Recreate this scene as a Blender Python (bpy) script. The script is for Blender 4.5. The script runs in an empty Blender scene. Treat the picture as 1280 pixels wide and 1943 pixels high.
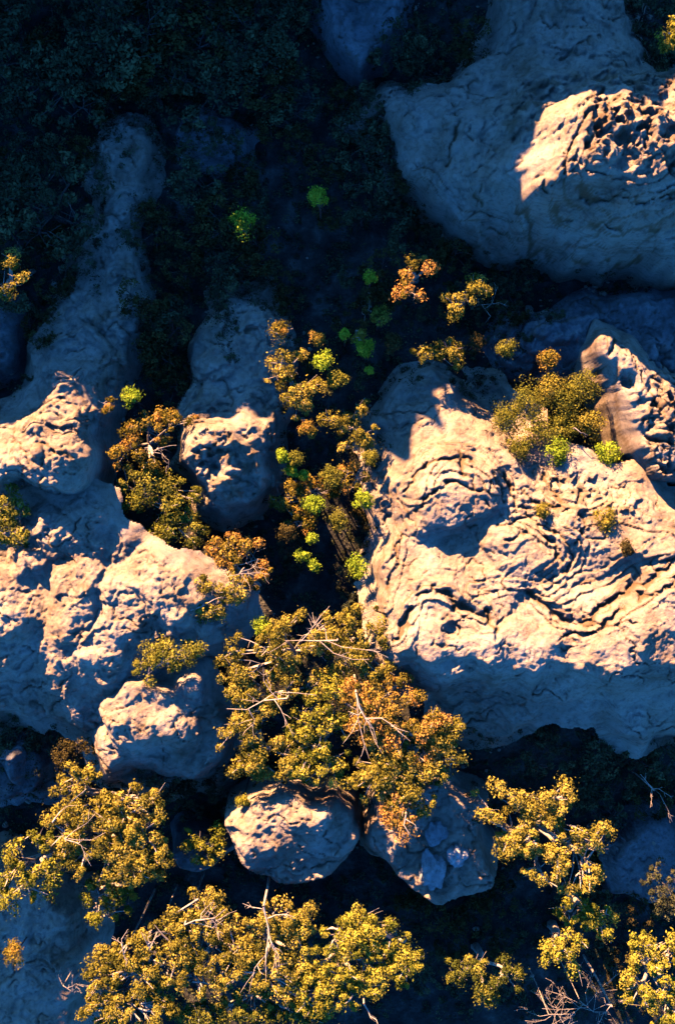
import bpy, math, random
import numpy as np
from mathutils import Vector

# ------------------------------------------------------------------ camera, sky, sun
HC = 110.0                      # camera height above the ravine floor
PPM = 20.0                      # photograph pixels per metre on the floor
scene = bpy.context.scene
cam_d = bpy.data.cameras.new('camera'); cam = bpy.data.objects.new('camera', cam_d)
scene.collection.objects.link(cam); scene.camera = cam
cam.location = (0, 0, HC); cam.rotation_euler = (0, 0, 0)
cam_d.sensor_fit = 'VERTICAL'; cam_d.sensor_height = 24.0
cam_d.lens = 24.0 * HC / (1943 / PPM)
cam_d.clip_start = 1.0; cam_d.clip_end = 6000.0

SUN_EL = math.radians(25.0)
TS = math.tan(SUN_EL)
SDX, SDY = 0.47, -0.88          # the way the shadows fall on the map
_n = math.hypot(SDX, SDY); SDX /= _n; SDY /= _n
world = bpy.data.worlds.new('World'); scene.world = world; world.use_nodes = True
wn = world.node_tree.nodes; wl = world.node_tree.links
sky = wn.new('ShaderNodeTexSky'); sky.sky_type = 'NISHITA'; sky.sun_disc = False
sky.sun_elevation = SUN_EL
sky.sun_rotation = math.atan2(-SDX, -SDY)
tint = wn.new('ShaderNodeMix'); tint.data_type = 'RGBA'; tint.blend_type = 'MULTIPLY'
tint.inputs[0].default_value = 1.0; tint.inputs[7].default_value = (0.08, 0.38, 0.92, 1)
bg = wn['Background']; bg.inputs[1].default_value = 0.078
wl.new(sky.outputs[0], tint.inputs[6]); wl.new(tint.outputs[2], bg.inputs[0])
sun_d = bpy.data.lights.new('sun', 'SUN'); sun_d.energy = 5.0; sun_d.angle = math.radians(0.5)
sun_d.color = (1.0, 0.59, 0.30)
sun = bpy.data.objects.new('sun', sun_d); scene.collection.objects.link(sun)
sun.rotation_euler = Vector((SDX * math.cos(SUN_EL), SDY * math.cos(SUN_EL), -math.sin(SUN_EL))).to_track_quat('-Z', 'Y').to_euler()
scene.view_settings.view_transform = 'Standard'; scene.view_settings.look = 'None'
scene.view_settings.gamma = 1.0; scene.view_settings.use_curve_mapping = False
scene.view_settings.exposure = 2.72
scene.cycles.max_bounces = 5; scene.cycles.diffuse_bounces = 0

# ------------------------------------------------------------------ helpers
def U(px, py, z=0.0):
    k = (HC - z) / HC / PPM
    return ((px - 640) * k, (971.5 - py) * k)

def h2(ix, iy, seed):
    n = (ix.astype(np.int64) * 374761393 + iy.astype(np.int64) * 668265263 + seed * 2147483647 + 1013904223) & 0xFFFFFFFF
    n = ((n ^ (n >> 13)) * 1274126177) & 0xFFFFFFFF
    n = (n ^ (n >> 16)) & 0xFFFFFFFF
    return n / 4294967296.0

def perlin(x, y, seed=0):
    x0 = np.floor(x); y0 = np.floor(y); fx = x - x0; fy = y - y0
    def g(i, j):
        a = h2(x0 + i, y0 + j, seed) * 2 * np.pi
        return np.cos(a) * (fx - i) + np.sin(a) * (fy - j)
    u = fx * fx * fx * (fx * (fx * 6 - 15) + 10); v = fy * fy * fy * (fy * (fy * 6 - 15) + 10)
    a = g(0, 0) * (1 - u) + g(1, 0) * u; b = g(0, 1) * (1 - u) + g(1, 1) * u
    return (a * (1 - v) + b * v) * 1.5

def fbm(x, y, oct=4, seed=0, gain=0.5):
    r = 0; a = 1.0; f = 1.0
    for i in range(oct):
        r = r + a * perlin(x * f + i * 7.3, y * f - i * 3.1, seed + i * 17); a *= gain; f *= 2.03
    return r

def billow(x, y, oct=3, seed=0, gain=0.5):
    r = 0; a = 1.0; f = 1.0
    for i in range(oct):
        r = r + a * (1 - 2.4 * np.abs(perlin(x * f + i * 5.3, y * f + i * 9.1, seed + i * 31))); a *= gain; f *= 2.1
    return r

def catmull(pts, n=4, closed=True):
    P = np.array(pts, float); m = len(P); out = []
    rng = range(m) if closed else range(m - 1)
    for i in rng:
        if closed:
            p0, p1, p2, p3 = P[i - 1], P[i], P[(i + 1) % m], P[(i + 2) % m]
        else:
            p0, p1, p2, p3 = P[max(i - 1, 0)], P[i], P[i + 1], P[min(i + 2, m - 1)]
        for k in range(n):
            t = k / n
            out.append(0.5 * ((2 * p1) + (p2 - p0) * t + (2 * p0 - 5 * p1 + 4 * p2 - p3) * t * t + (3 * p1 - p0 - 3 * p2 + p3) * t ** 3))
    if not closed: out.append(P[-1])
    return np.array(out)

def seg_dist(X, Y, P, closed=True):
    d = np.full(X.shape, 1e9); m = len(P)
    for i in range(m if closed else m - 1):
        ax, ay = P[i]; bx, by = P[(i + 1) % m]
        dx, dy = bx - ax, by - ay; L = dx * dx + dy * dy + 1e-12
        t = np.clip(((X - ax) * dx + (Y - ay) * dy) / L, 0, 1)
        d = np.minimum(d, (X - ax - t * dx) ** 2 + (Y - ay - t * dy) ** 2)
    return np.sqrt(d)

def sdf(X, Y, P):               # positive inside
    ins = np.zeros(X.shape, bool); m = len(P)
    for i in range(m):
        ax, ay = P[i]; bx, by = P[(i + 1) % m]
        if ay == by: continue
        c = ((ay > Y) != (by > Y)) & (X < (bx - ax) * (Y - ay) / (by - ay) + ax)
        ins ^= c
    d = seg_dist(X, Y, P)
    return np.where(ins, d, -d)

def blur(Z, n):
    for _ in range(n):
        Zp = np.pad(Z, 1, mode='edge')
        Z = (Zp[:-2, 1:-1] + Zp[2:, 1:-1] + Zp[1:-1, :-2] + Zp[1:-1, 2:] + 2 * Z) / 6
    return Z

def smax(a, b, k=0.5):
    h = np.clip(0.5 + 0.5 * (a - b) / k, 0, 1)
    return b * (1 - h) + a * h + k * h * (1 - h)

def sstep(a, b, x):
    t = np.clip((x - a) / (b - a), 0, 1); return t * t * (3 - 2 * t)

def tag(o, label=None, cat=None, group=None, kind=None):
    if label: o['label'] = label
    if cat: o['category'] = cat
    if group: o['group'] = group
    if kind: o['kind'] = kind
    return o

def mesh_np(name, verts, faces, mat=None, smooth=True, attrs=None):
    """verts (N,3), faces (M,k) arrays -> mesh data"""
    verts = np.asarray(verts, np.float32); faces = np.asarray(faces, np.int32); k = faces.shape[1]
    me = bpy.data.meshes.new(name)
    me.vertices.add(len(verts)); me.vertices.foreach_set('co', verts.ravel())
    me.loops.add(faces.size); me.loops.foreach_set('vertex_index', faces.ravel())
    me.polygons.add(len(faces))
    me.polygons.foreach_set('loop_start', np.arange(0, faces.size, k, dtype=np.int32))
    me.polygons.foreach_set('loop_total', np.full(len(faces), k, np.int32))
    me.polygons.foreach_set('use_smooth', np.full(len(faces), smooth, bool))
    for an, av in (attrs or {}).items():
        at = me.attributes.new(an, 'FLOAT', 'POINT'); at.data.foreach_set('value', np.asarray(av, np.float32))
    me.update(calc_edges=True); me.validate()
    if mat: me.materials.append(mat)
    return me

def link(name, me, parent=None, loc=(0, 0, 0)):
    o = bpy.data.objects.new(name, me); scene.collection.objects.link(o)
    o.location = loc
    if parent: o.parent = parent
    return o

# ------------------------------------------------------------------ materials
def new_mat(name):
    m = bpy.data.materials.new(name); m.use_nodes = True
    nt = m.node_tree; return m, nt.nodes, nt.links, nt.nodes['Principled BSDF']

def ramp(N, stops):
    r = N.new('ShaderNodeValToRGB'); e = r.color_ramp.elements
    while len(e) < len(stops): e.new(0.5)
    for el, (p, c) in zip(e, stops):
        el.position = p; el.color = (*c, 1)
    return r

def rock_mat(name, c_lo, c_mid, c_hi, strata=0.35, grime=0.5):
    m, N, L, B = new_mat(name)
    g = N.new('ShaderNodeNewGeometry')
    n1 = N.new('ShaderNodeTexNoise'); n1.inputs['Scale'].default_value = 0.22; n1.inputs['Detail'].default_value = 8; n1.inputs['Roughness'].default_value = 0.65
    L.new(g.outputs['Position'], n1.inputs['Vector'])
    r1 = ramp(N, [(0.32, c_lo), (0.5, c_mid), (0.68, c_hi)]); L.new(n1.outputs['Fac'], r1.inputs[0])
    # bedding: noise squeezed in height, gently tilted
    mp = N.new('ShaderNodeMapping'); mp.inputs['Scale'].default_value = (0.12, 0.12, 2.6); mp.inputs['Rotation'].default_value = (0.05, -0.04, 0)
    L.new(g.outputs['Position'], mp.inputs['Vector'])
    n2 = N.new('ShaderNodeTexNoise'); n2.inputs['Scale'].default_value = 1.0; n2.inputs['Detail'].default_value = 5
    L.new(mp.outputs[0], n2.inputs['Vector'])
    r2 = ramp(N, [(0.36, (0.50, 0.40, 0.30)), (0.5, (1, 1, 1)), (0.66, (1.0, 0.90, 0.82))]); L.new(n2.outputs['Fac'], r2.inputs[0])
    mx = N.new('ShaderNodeMix'); mx.data_type = 'RGBA'; mx.blend_type = 'MULTIPLY'; mx.inputs[0].default_value = strata
    L.new(r1.outputs[0], mx.inputs[6]); L.new(r2.outputs[0], mx.inputs[7])
    # fine mottling and dark lichen spots
    n3 = N.new('ShaderNodeTexNoise'); n3.inputs['Scale'].default_value = 2.3; n3.inputs['Detail'].default_value = 7; n3.inputs['Roughness'].default_value = 0.7
    L.new(g.outputs['Position'], n3.inputs['Vector'])
    r3 = ramp(N, [(0.36, (0.42, 0.36, 0.30)), (0.50, (1, 1, 1)), (0.75, (1.0, 0.96, 0.92))]); L.new(n3.outputs['Fac'], r3.inputs[0])
    mx2 = N.new('ShaderNodeMix'); mx2.data_type = 'RGBA'; mx2.blend_type = 'MULTIPLY'; mx2.inputs[0].default_value = grime
    L.new(mx.outputs[2], mx2.inputs[6]); L.new(r3.outputs[0], mx2.inputs[7])
    n5 = N.new('ShaderNodeTexNoise'); n5.inputs['Scale'].default_value = 0.62; n5.inputs['Detail'].default_value = 9; n5.inputs['Roughness'].default_value = 0.75; n5.inputs['Distortion'].default_value = 0.6
    L.new(g.outputs['Position'], n5.inputs['Vector']); r5 = ramp(N, [(0.54, (0, 0, 0)), (0.66, (0.65, 0.65, 0.65))]); L.new(n5.outputs['Fac'], r5.inputs[0])
    mx5 = N.new('ShaderNodeMix'); mx5.data_type = 'RGBA'; mx5.inputs[7].default_value = (0.11, 0.092, 0.075, 1)
    L.new(r5.outputs[0], mx5.inputs[0]); L.new(mx2.outputs[2], mx5.inputs[6]); mx2 = mx5
    # dirt in the cracks (attribute written when the rock is built)
    at = N.new('ShaderNodeAttribute'); at.attribute_name = 'dirt'
    mx3 = N.new('ShaderNodeMix'); mx3.data_type = 'RGBA'; mx3.inputs[7].default_value = (0.15, 0.085, 0.035, 1)
    L.new(at.outputs['Fac'], mx3.inputs[0]); L.new(mx2.outputs[2], mx3.inputs[6])
    L.new(mx3.outputs[2], B.inputs['Base Color'])
    B.inputs['Roughness'].default_value = 0.92; B.inputs['Specular IOR Level'].default_value = 0.2
    nb = N.new('ShaderNodeTexNoise'); nb.inputs['Scale'].default_value = 7.0; nb.inputs['Detail'].default_value = 8; nb.inputs['Roughness'].default_value = 0.72
    L.new(g.outputs['Position'], nb.inputs['Vector'])
    b = N.new('ShaderNodeBump'); b.inputs['Strength'].default_value = 1.0; b.inputs['Distance'].default_value = 0.24
    L.new(nb.outputs['Fac'], b.inputs['Height']); L.new(b.outputs[0], B.inputs['Normal'])
    return m

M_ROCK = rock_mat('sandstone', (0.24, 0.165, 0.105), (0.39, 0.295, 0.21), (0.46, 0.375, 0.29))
M_ROCK_SHADE = rock_mat('shaded_sandstone', (0.10, 0.10, 0.095), (0.20, 0.19, 0.18), (0.32, 0.31, 0.29), 0.3, 0.6)  # darker, greyer sandstone for rocks in shade; the shade is in the colour
M_PALE = rock_mat('pale_boulder_stone', (0.26, 0.25, 0.24), (0.38, 0.37, 0.35), (0.46, 0.45, 0.43), 0.1, 0.5)

def ground_mat():
    m, N, L, B = new_mat('leaf_litter_soil')
    g = N.new('ShaderNodeNewGeometry')
    n1 = N.new('ShaderNodeTexNoise'); n1.inputs['Scale'].default_value = 0.35; n1.inputs['Detail'].default_value = 9; n1.inputs['Roughness'].default_value = 0.7
    L.new(g.outputs['Position'], n1.inputs['Vector'])
    r = ramp(N, [(0.35, (0.014, 0.013, 0.011)), (0.52, (0.034, 0.031, 0.026)), (0.76, (0.13, 0.115, 0.095))])
    L.new(n1.outputs['Fac'], r.inputs[0]); L.new(r.outputs[0], B.inputs['Base Color'])
    B.inputs['Roughness'].default_value = 0.95; B.inputs['Specular IOR Level'].default_value = 0.1
    b = N.new('ShaderNodeBump'); b.inputs['Strength'].default_value = 1.0; b.inputs['Distance'].default_value = 0.3
    n2 = N.new('ShaderNodeTexNoise'); n2.inputs['Scale'].default_value = 2.5; n2.inputs['Detail'].default_value = 7
    L.new(g.outputs['Position'], n2.inputs['Vector']); L.new(n2.outputs['Fac'], b.inputs['Height']); L.new(b.outputs[0], B.inputs['Normal'])
    return m
M_GROUND = ground_mat()

def leaf_mat(name, a, b, c, trans=0.3):
    """a..c: leaf colours that vary from clump to clump"""
    m, N, L, B = new_mat(name)
    at = N.new('ShaderNodeAttribute'); at.attribute_name = 'tone'
    r = ramp(N, [(0.0, a), (0.5, b), (1.0, c)]); L.new(at.outputs['Fac'], r.inputs[0])
    N.remove(B)
    d = N.new('ShaderNodeBsdfDiffuse'); t = N.new('ShaderNodeBsdfTranslucent'); s = N.new('ShaderNodeMixShader')
    s.inputs[0].default_value = trans
    L.new(r.outputs[0], d.inputs[0]); L.new(r.outputs[0], t.inputs[0])
    L.new(d.outputs[0], s.inputs[1]); L.new(t.outputs[0], s.inputs[2])
    L.new(s.outputs[0], N['Material Output'].inputs[0])
    return m
LM = {
 'gold':  leaf_mat('golden_olive_leaves', (0.09, 0.085, 0.016), (0.28, 0.225, 0.032), (0.46, 0.34, 0.06)),
 'olive': leaf_mat('olive_leaves', (0.06, 0.07, 0.014), (0.18, 0.17, 0.024), (0.33, 0.28, 0.045)),
 'rust':  leaf_mat('rusty_leaves', (0.09, 0.08, 0.014), (0.28, 0.20, 0.03), (0.52, 0.25, 0.06)),
 'green': leaf_mat('bright_green_leaves', (0.12, 0.18, 0.016), (0.30, 0.40, 0.028), (0.48, 0.52, 0.045)),
 'yellow': leaf_mat('yellow_green_leaves', (0.11, 0.12, 0.016), (0.28, 0.25, 0.028), (0.44, 0.36, 0.05)),
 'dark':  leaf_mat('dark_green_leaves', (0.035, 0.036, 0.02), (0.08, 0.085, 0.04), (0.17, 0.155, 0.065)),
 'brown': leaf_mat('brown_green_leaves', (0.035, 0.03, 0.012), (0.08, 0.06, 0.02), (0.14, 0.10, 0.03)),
 'grey':  leaf_mat('dry_grey_twigs', (0.06, 0.055, 0.05), (0.12, 0.11, 0.10), (0.2, 0.17, 0.15), 0.1),
}
def wood_mat(name, a, b):
    m, N, L, B = new_mat(name)
    g = N.new('ShaderNodeNewGeometry'); n = N.new('ShaderNodeTexNoise'); n.inputs['Scale'].default_value = 3; n.inputs['Detail'].default_value = 5
    L.new(g.outputs['Position'], n.inputs['Vector']); r = ramp(N, [(0.35, a), (0.65, b)]); L.new(n.outputs['Fac'], r.inputs[0])
    L.new(r.outputs[0], B.inputs['Base Color']); B.inputs['Roughness'].default_value = 0.85
    return m
M_BARK = wood_mat('pale_bark', (0.26, 0.20, 0.15), (0.50, 0.40, 0.31))
M_DEAD = wood_mat('bleached_dead_wood', (0.26, 0.20, 0.15), (0.48, 0.38, 0.29))
M_DBARK = wood_mat('dark_bark', (0.04, 0.03, 0.025), (0.10, 0.08, 0.06))

# ------------------------------------------------------------------ ground sheet (with an unseen ridge up-sun, its crest shaped to throw the shade)
CK = [(40,1943,3.2),(60,1850,2.0),(60,1650,4.0),(60,1460,2.8),(10,1150,5.5),(15,540,10.8),(90,795,7.3),(180,740,6.2),(430,795,5.3),(600,700,3.5),
      (680,800,4.3),(745,860,4.0),(758,870,7.0),(785,880,7.0),(798,870,4.5),(822,830,3.6),(828,800,6.2),(840,800,6.2),(846,800,2.0),(900,760,2.0),(795,520,8.2),
      (880,575,7.4),(975,350,12.2),(1060,190,12.8),(1250,200,13.2),(1270,50,10.5)]  # ridge crest follows these points; its spikes throw the finger shadows on the ramp
_ck = []
for _a, _b, _z in CK:
    _x, _y = U(_a, _b, _z); _ck.append((-_x * SDY + _y * SDX, _z + TS * (_x * SDX + _y * SDY)))
_ck.sort(); CT = np.array([c[0] for c in _ck]); CV = np.array([c[1] for c in _ck])
def ridge_C(t):                 # height of the sunlight plane over the picture, across the sun
    return np.interp(t, CT, CV)
RS = -80.0
def floor_z(X, Y):
    s = X * SDX + Y * SDY; t = -X * SDY + Y * SDX
    z = 0.5 * fbm(X / 9, Y / 9, 4, 5) + 0.15 * fbm(X / 1.7, Y / 1.7, 3, 9) - 0.3
    z = z - 8.5 * sstep(-19, -33, Y)
    crest = ridge_C(t) + 0.3 * perlin(t / 5, t * 0 + 3.3, 77) + 0.3 * perlin(t / 1.9, t * 0 + 1.3, 78) - TS * RS
    far = sstep(400, 150, np.hypot(X, Y))
    side = np.maximum(0, crest) * far
    prof = sstep(RS + 16, RS, s) * sstep(RS - 120, RS - 20, s)
    z = z + side * prof
    r = np.hypot(X, Y)
    z = z + sstep(120, 400, r) * (10 + 14 * fbm(X / 160, Y / 160, 4, 3))
    return z
def axis(lim, fine, step, n):
    a = np.arange(-lim, lim + step, step)
    g = np.geomspace(step, 1500 - lim, n); tail = lim + g
    return np.concatenate([-tail[::-1], a, tail])
ax = np.unique(np.r_[axis(75, 0, 0.45, 60)]); ay = np.unique(np.r_[axis(105, 0, 0.45, 60)])
GX, GY = np.meshgrid(ax, ay); GZ = floor_z(GX, GY)
ny, nx = GX.shape
idx = np.arange(nx * ny).reshape(ny, nx)
F = np.stack([idx[:-1, :-1], idx[:-1, 1:], idx[1:, 1:], idx[1:, :-1]], -1).reshape(-1, 4)
g_me = mesh_np('ground', np.stack([GX, GY, GZ], -1).reshape(-1, 3), F, M_GROUND)
tag(link('ground', g_me), kind='structure')

# ------------------------------------------------------------------ rocks
ROCKS = []                      # for height look-ups
def surf_z(x, y):
    z = float(floor_z(np.array([x]), np.array([y]))[0])
    for (x0, y0, st, Z) in ROCKS:
        i = (y - y0) / st; j = (x - x0) / st
        if 0 <= i < Z.shape[0] - 1 and 0 <= j < Z.shape[1] - 1:
            v = Z[int(i), int(j)]
            if v > z: z = float(v)
    return z

def rock(name, label, cat, levels, mesas=(), grooves=(), pits=(), rough=0.08, bill=0.17, strata=(1.1, 0.85), warp=1.0,
         mat=None, rough_poly=None, dome=0.6, st=0.12, bands=(), tilt=0.0, plates=1.0, fine=0.7, group=None, seed=None, soft=5):
    seed = seed if seed is not None else len(ROCKS) * 13 + 7
    Ls = [(z, catmull([U(a, b, max(z, 0)) for a, b in pts])) for z, pts in levels]
    P0 = Ls[0][1]; x0, y0 = P0.min(0) - 1.2; x1, y1 = P0.max(0) + 1.2
    X, Y = np.meshgrid(np.arange(x0, x1, st), np.arange(y0, y1, st))
    WX = X + warp * fbm(X / 3.6, Y / 3.6, 4, seed, 0.36) ; WY = Y + warp * fbm(X / 3.6 + 31, Y / 3.6 + 11, 4, seed + 3, 0.36)
    D = [sdf(WX, WY, P) for _, P in Ls]
    Z = np.full(X.shape, float(Ls[0][0])) + np.minimum(D[0], 0) * 1.5
    for k in range(len(Ls) - 1):
        a = np.maximum(D[k], 0); b = np.maximum(-D[k + 1], 0)
        t = a / (a + b + 1e-6)
        t = np.where(D[k] > 0, t, 0)
        Z = Z + (Ls[k + 1][0] - Ls[k][0]) * np.clip(t, 0, 1)
    Z = Z + dome * (1 - np.exp(-np.maximum(D[-1], 0) / 1.5))
    Z = blur(Z, soft)
    for zt, pts, slope in mesas:
        P = catmull([U(a, b, zt) for a, b in pts]); d = sdf(WX, WY, P)
        h = zt + 0.8 * (1 - np.exp(-np.maximum(d, 0) / 1.2)) - slope * np.maximum(-d, 0)
        Z = smax(Z, h, 0.5)
    up = sstep(0.0, 1.5, D[0])
    cx_, cy_ = P0.mean(0); Z = Z + up * tilt * ((X - cx_) * SDX + (Y - cy_) * SDY)
    ZS = Z
    # fracture network and sharp-edged plates
    fx = X + 0.8 * fbm(X / 2.2, Y / 2.2, 3, seed + 201); fy = Y + 0.8 * fbm(X / 2.2 + 5, Y / 2.2 + 3, 3, seed + 202)
    cr = np.exp(-(perlin(fx / 3.1, fy / 2.3, seed + 203) / 0.035) ** 2) * sstep(-0.1, 0.25, perlin(X / 3.7, Y / 3.7, seed + 204))
    cr2 = np.exp(-(perlin(fx / 1.4, fy / 1.1, seed + 205) / 0.05) ** 2) * sstep(0.1, 0.4, perlin(X / 2.9, Y / 2.9, seed + 206))
    Z = Z - up * (0.34 * cr + 0.2 * fine * cr2)
    pl = perlin(fx / 3.4 + 3, fy / 2.6, seed + 207); Z = Z + up * 0.3 * plates * (sstep(-0.05, 0.03, pl) + sstep(0.3, 0.36, pl))
    Z = Z + up * bill * (billow(X / 2.6, Y / 2.6, 3, seed + 5) - 0.6)
    Z = Z + up * 0.5 * bill * fbm(X / 6, Y / 6, 3, seed + 9)
    dirt = 0.6 * up * np.maximum(cr, 0.7 * cr2)
    if rough_poly is not None:
        for amp, pts in rough_poly:
            P = catmull([U(a, b, 10) for a, b in pts]); w = sstep(-0.6, 0.9, sdf(WX, WY, P))
            jx = X + 0.9 * fbm(X / 1.5, Y / 1.5, 3, seed + 47); jy = Y + 0.9 * fbm(X / 1.5 + 7, Y / 1.5, 3, seed + 48)
            blk = perlin(jx / 1.5, jy / 1.5, seed + 41); blk2 = perlin(jx / 0.7, jy / 0.7, seed + 42)
            Z = Z + w * amp * (1.5 * sstep(-0.25, 0.1, blk) - 1.2 + 0.8 * sstep(-0.2, 0.15, blk2) * (0.5 + blk) + 0.5 * fbm(X / 3, Y / 3, 2, seed + 49))
            dirt = np.maximum(dirt, w * 0.6 * sstep(0.1, 0.35, fbm(X / 1.1, Y / 1.1, 3, seed + 43)))
    # bedding ledges: step the height where the strata mask is strong
    per, amp = strata
    zz = ZS + 0.035 * X * math.cos(seed) + 0.05 * Y * math.sin(seed) + 0.5 * fbm(X / 6, Y / 6, 2, seed + 60) + 0.12 * fbm(X / 1.2, Y / 1.2, 3, seed + 61)
    ph = (zz / per) % 1.0
    mask = sstep(-0.25, 0.35, fbm(X / 7, Y / 7, 2, seed + 71)) * up
    stp = sstep(0.0, 0.14, ph) - ph
    Z = Z + amp * per * stp * mask
    ph2 = (zz / (per * 0.37)) % 1.0
    Z = Z + fine * amp * per * 0.37 * (sstep(0, 0.2, ph2) - ph2) * mask
    dirt = np.maximum(dirt, 0.55 * mask * amp * sstep(0.16, 0.02, np.abs(ph - 0.06)) * sstep(-0.1, 0.3, fbm(X / 1.6, Y / 1.6, 2, seed + 90)))
    for w, dep, pts in grooves:
        dep = dep * 0.6
        P = catmull([U(a, b, 9) for a, b in pts], 5, False)
        d = seg_dist(X + 0.35 * fbm(X / 1.3, Y / 1.3, 3, seed + 81), Y + 0.35 * fbm(X / 1.3 + 9, Y / 1.3, 3, seed + 82), P, False)
        wv = w * (0.75 + 0.6 * fbm(X / 1.8, Y / 1.8, 2, seed + 84)).clip(0.25, 1.5); q = np.exp(-(d / wv) ** 2)
        gate = sstep(-0.45, -0.05, fbm(X / 2.3 + 4, Y / 2.3, 2, seed + 85)); q = q * gate
        Z = Z - dep * q + 0.25 * dep * gate * np.exp(-((d - 2.2 * w) / w) ** 2)
        dirt = np.maximum(dirt, 0.85 * sstep(0.3, 0.8, q))
    for n_b, sp, hgt, pts in bands:            # stacked bedding ledges that run along a curve
        P = catmull([U(a, b, 9) for a, b in pts], 5, False)
        d = seg_dist(X + 0.55 * fbm(X / 3.2, Y / 3.2, 4, seed + 181, 0.36), Y + 0.55 * fbm(X / 3.2 + 9, Y / 3.2, 4, seed + 182, 0.36), P, False) / sp
        q = d + 0.35 * fbm(X / 4, Y / 4, 2, seed + 183); fr = q - np.floor(q)
        gate = sstep(n_b, n_b - 0.7, d) * sstep(-0.7, -0.3, fbm(X / 2.6 + 14 + np.floor(q) * 5, Y / 2.6, 2, seed + 185))
        Z = Z + gate * hgt * 0.68 * (fr - sstep(0.84, 0.98, fr) - 0.3)
        dirt = np.maximum(dirt, gate * 0.75 * sstep(0.10, 0.03, np.abs(fr - 0.93)))
    for (px, py, r, dep) in pits:
        cx, cy = U(px, py, 8); d = np.hypot(WX - cx, WY - cy) / (r / PPM)
        Z = Z - dep * np.exp(-d ** 2 * 1.2) * 1.0
    Z = Z + up * rough * fbm(X / 0.7, Y / 0.7, 4, seed + 20, 0.6)
    Z = Z + up * 0.065 * fbm(X / 0.28, Y / 0.28, 2, seed + 23, 0.6)
    keep = D[0] > -0.9
    ROCKS.append((x0, y0, st, np.where(keep, Z, -9)))
    # undercut the ledges sideways
    gy, gx = np.gradient(blur(Z, 3), st); gm = np.hypot(gx, gy) + 1e-6
    sh = 0.22 * amp * np.cos(2 * np.pi * ph) * mask * sstep(0.5, 1.5, gm)
    VX = X - gx / gm * sh; VY = Y - gy / gm * sh
    fk = keep[:-1, :-1] & keep[:-1, 1:] & keep[1:, 1:] & keep[1:, :-1]
    n_y, n_x = X.shape; idx = np.arange(n_x * n_y).reshape(n_y, n_x)
    F = np.stack([idx[:-1, :-1], idx[:-1, 1:], idx[1:, 1:], idx[1:, :-1]], -1)[fk]
    used = np.unique(F); remap = np.full(n_x * n_y, -1, np.int64); remap[used] = np.arange(len(used))
    V = np.stack([VX, VY, Z], -1).reshape(-1, 3)[used]
    c = np.array([V[:, 0].mean(), V[:, 1].mean(), 0.0])
    me = mesh_np(name, V - c, remap[F], mat or M_ROCK, True, {'dirt': dirt.ravel()[used]})
    o = link(name, me, None, tuple(c)); tag(o, label, cat, group)
    return o

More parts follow.
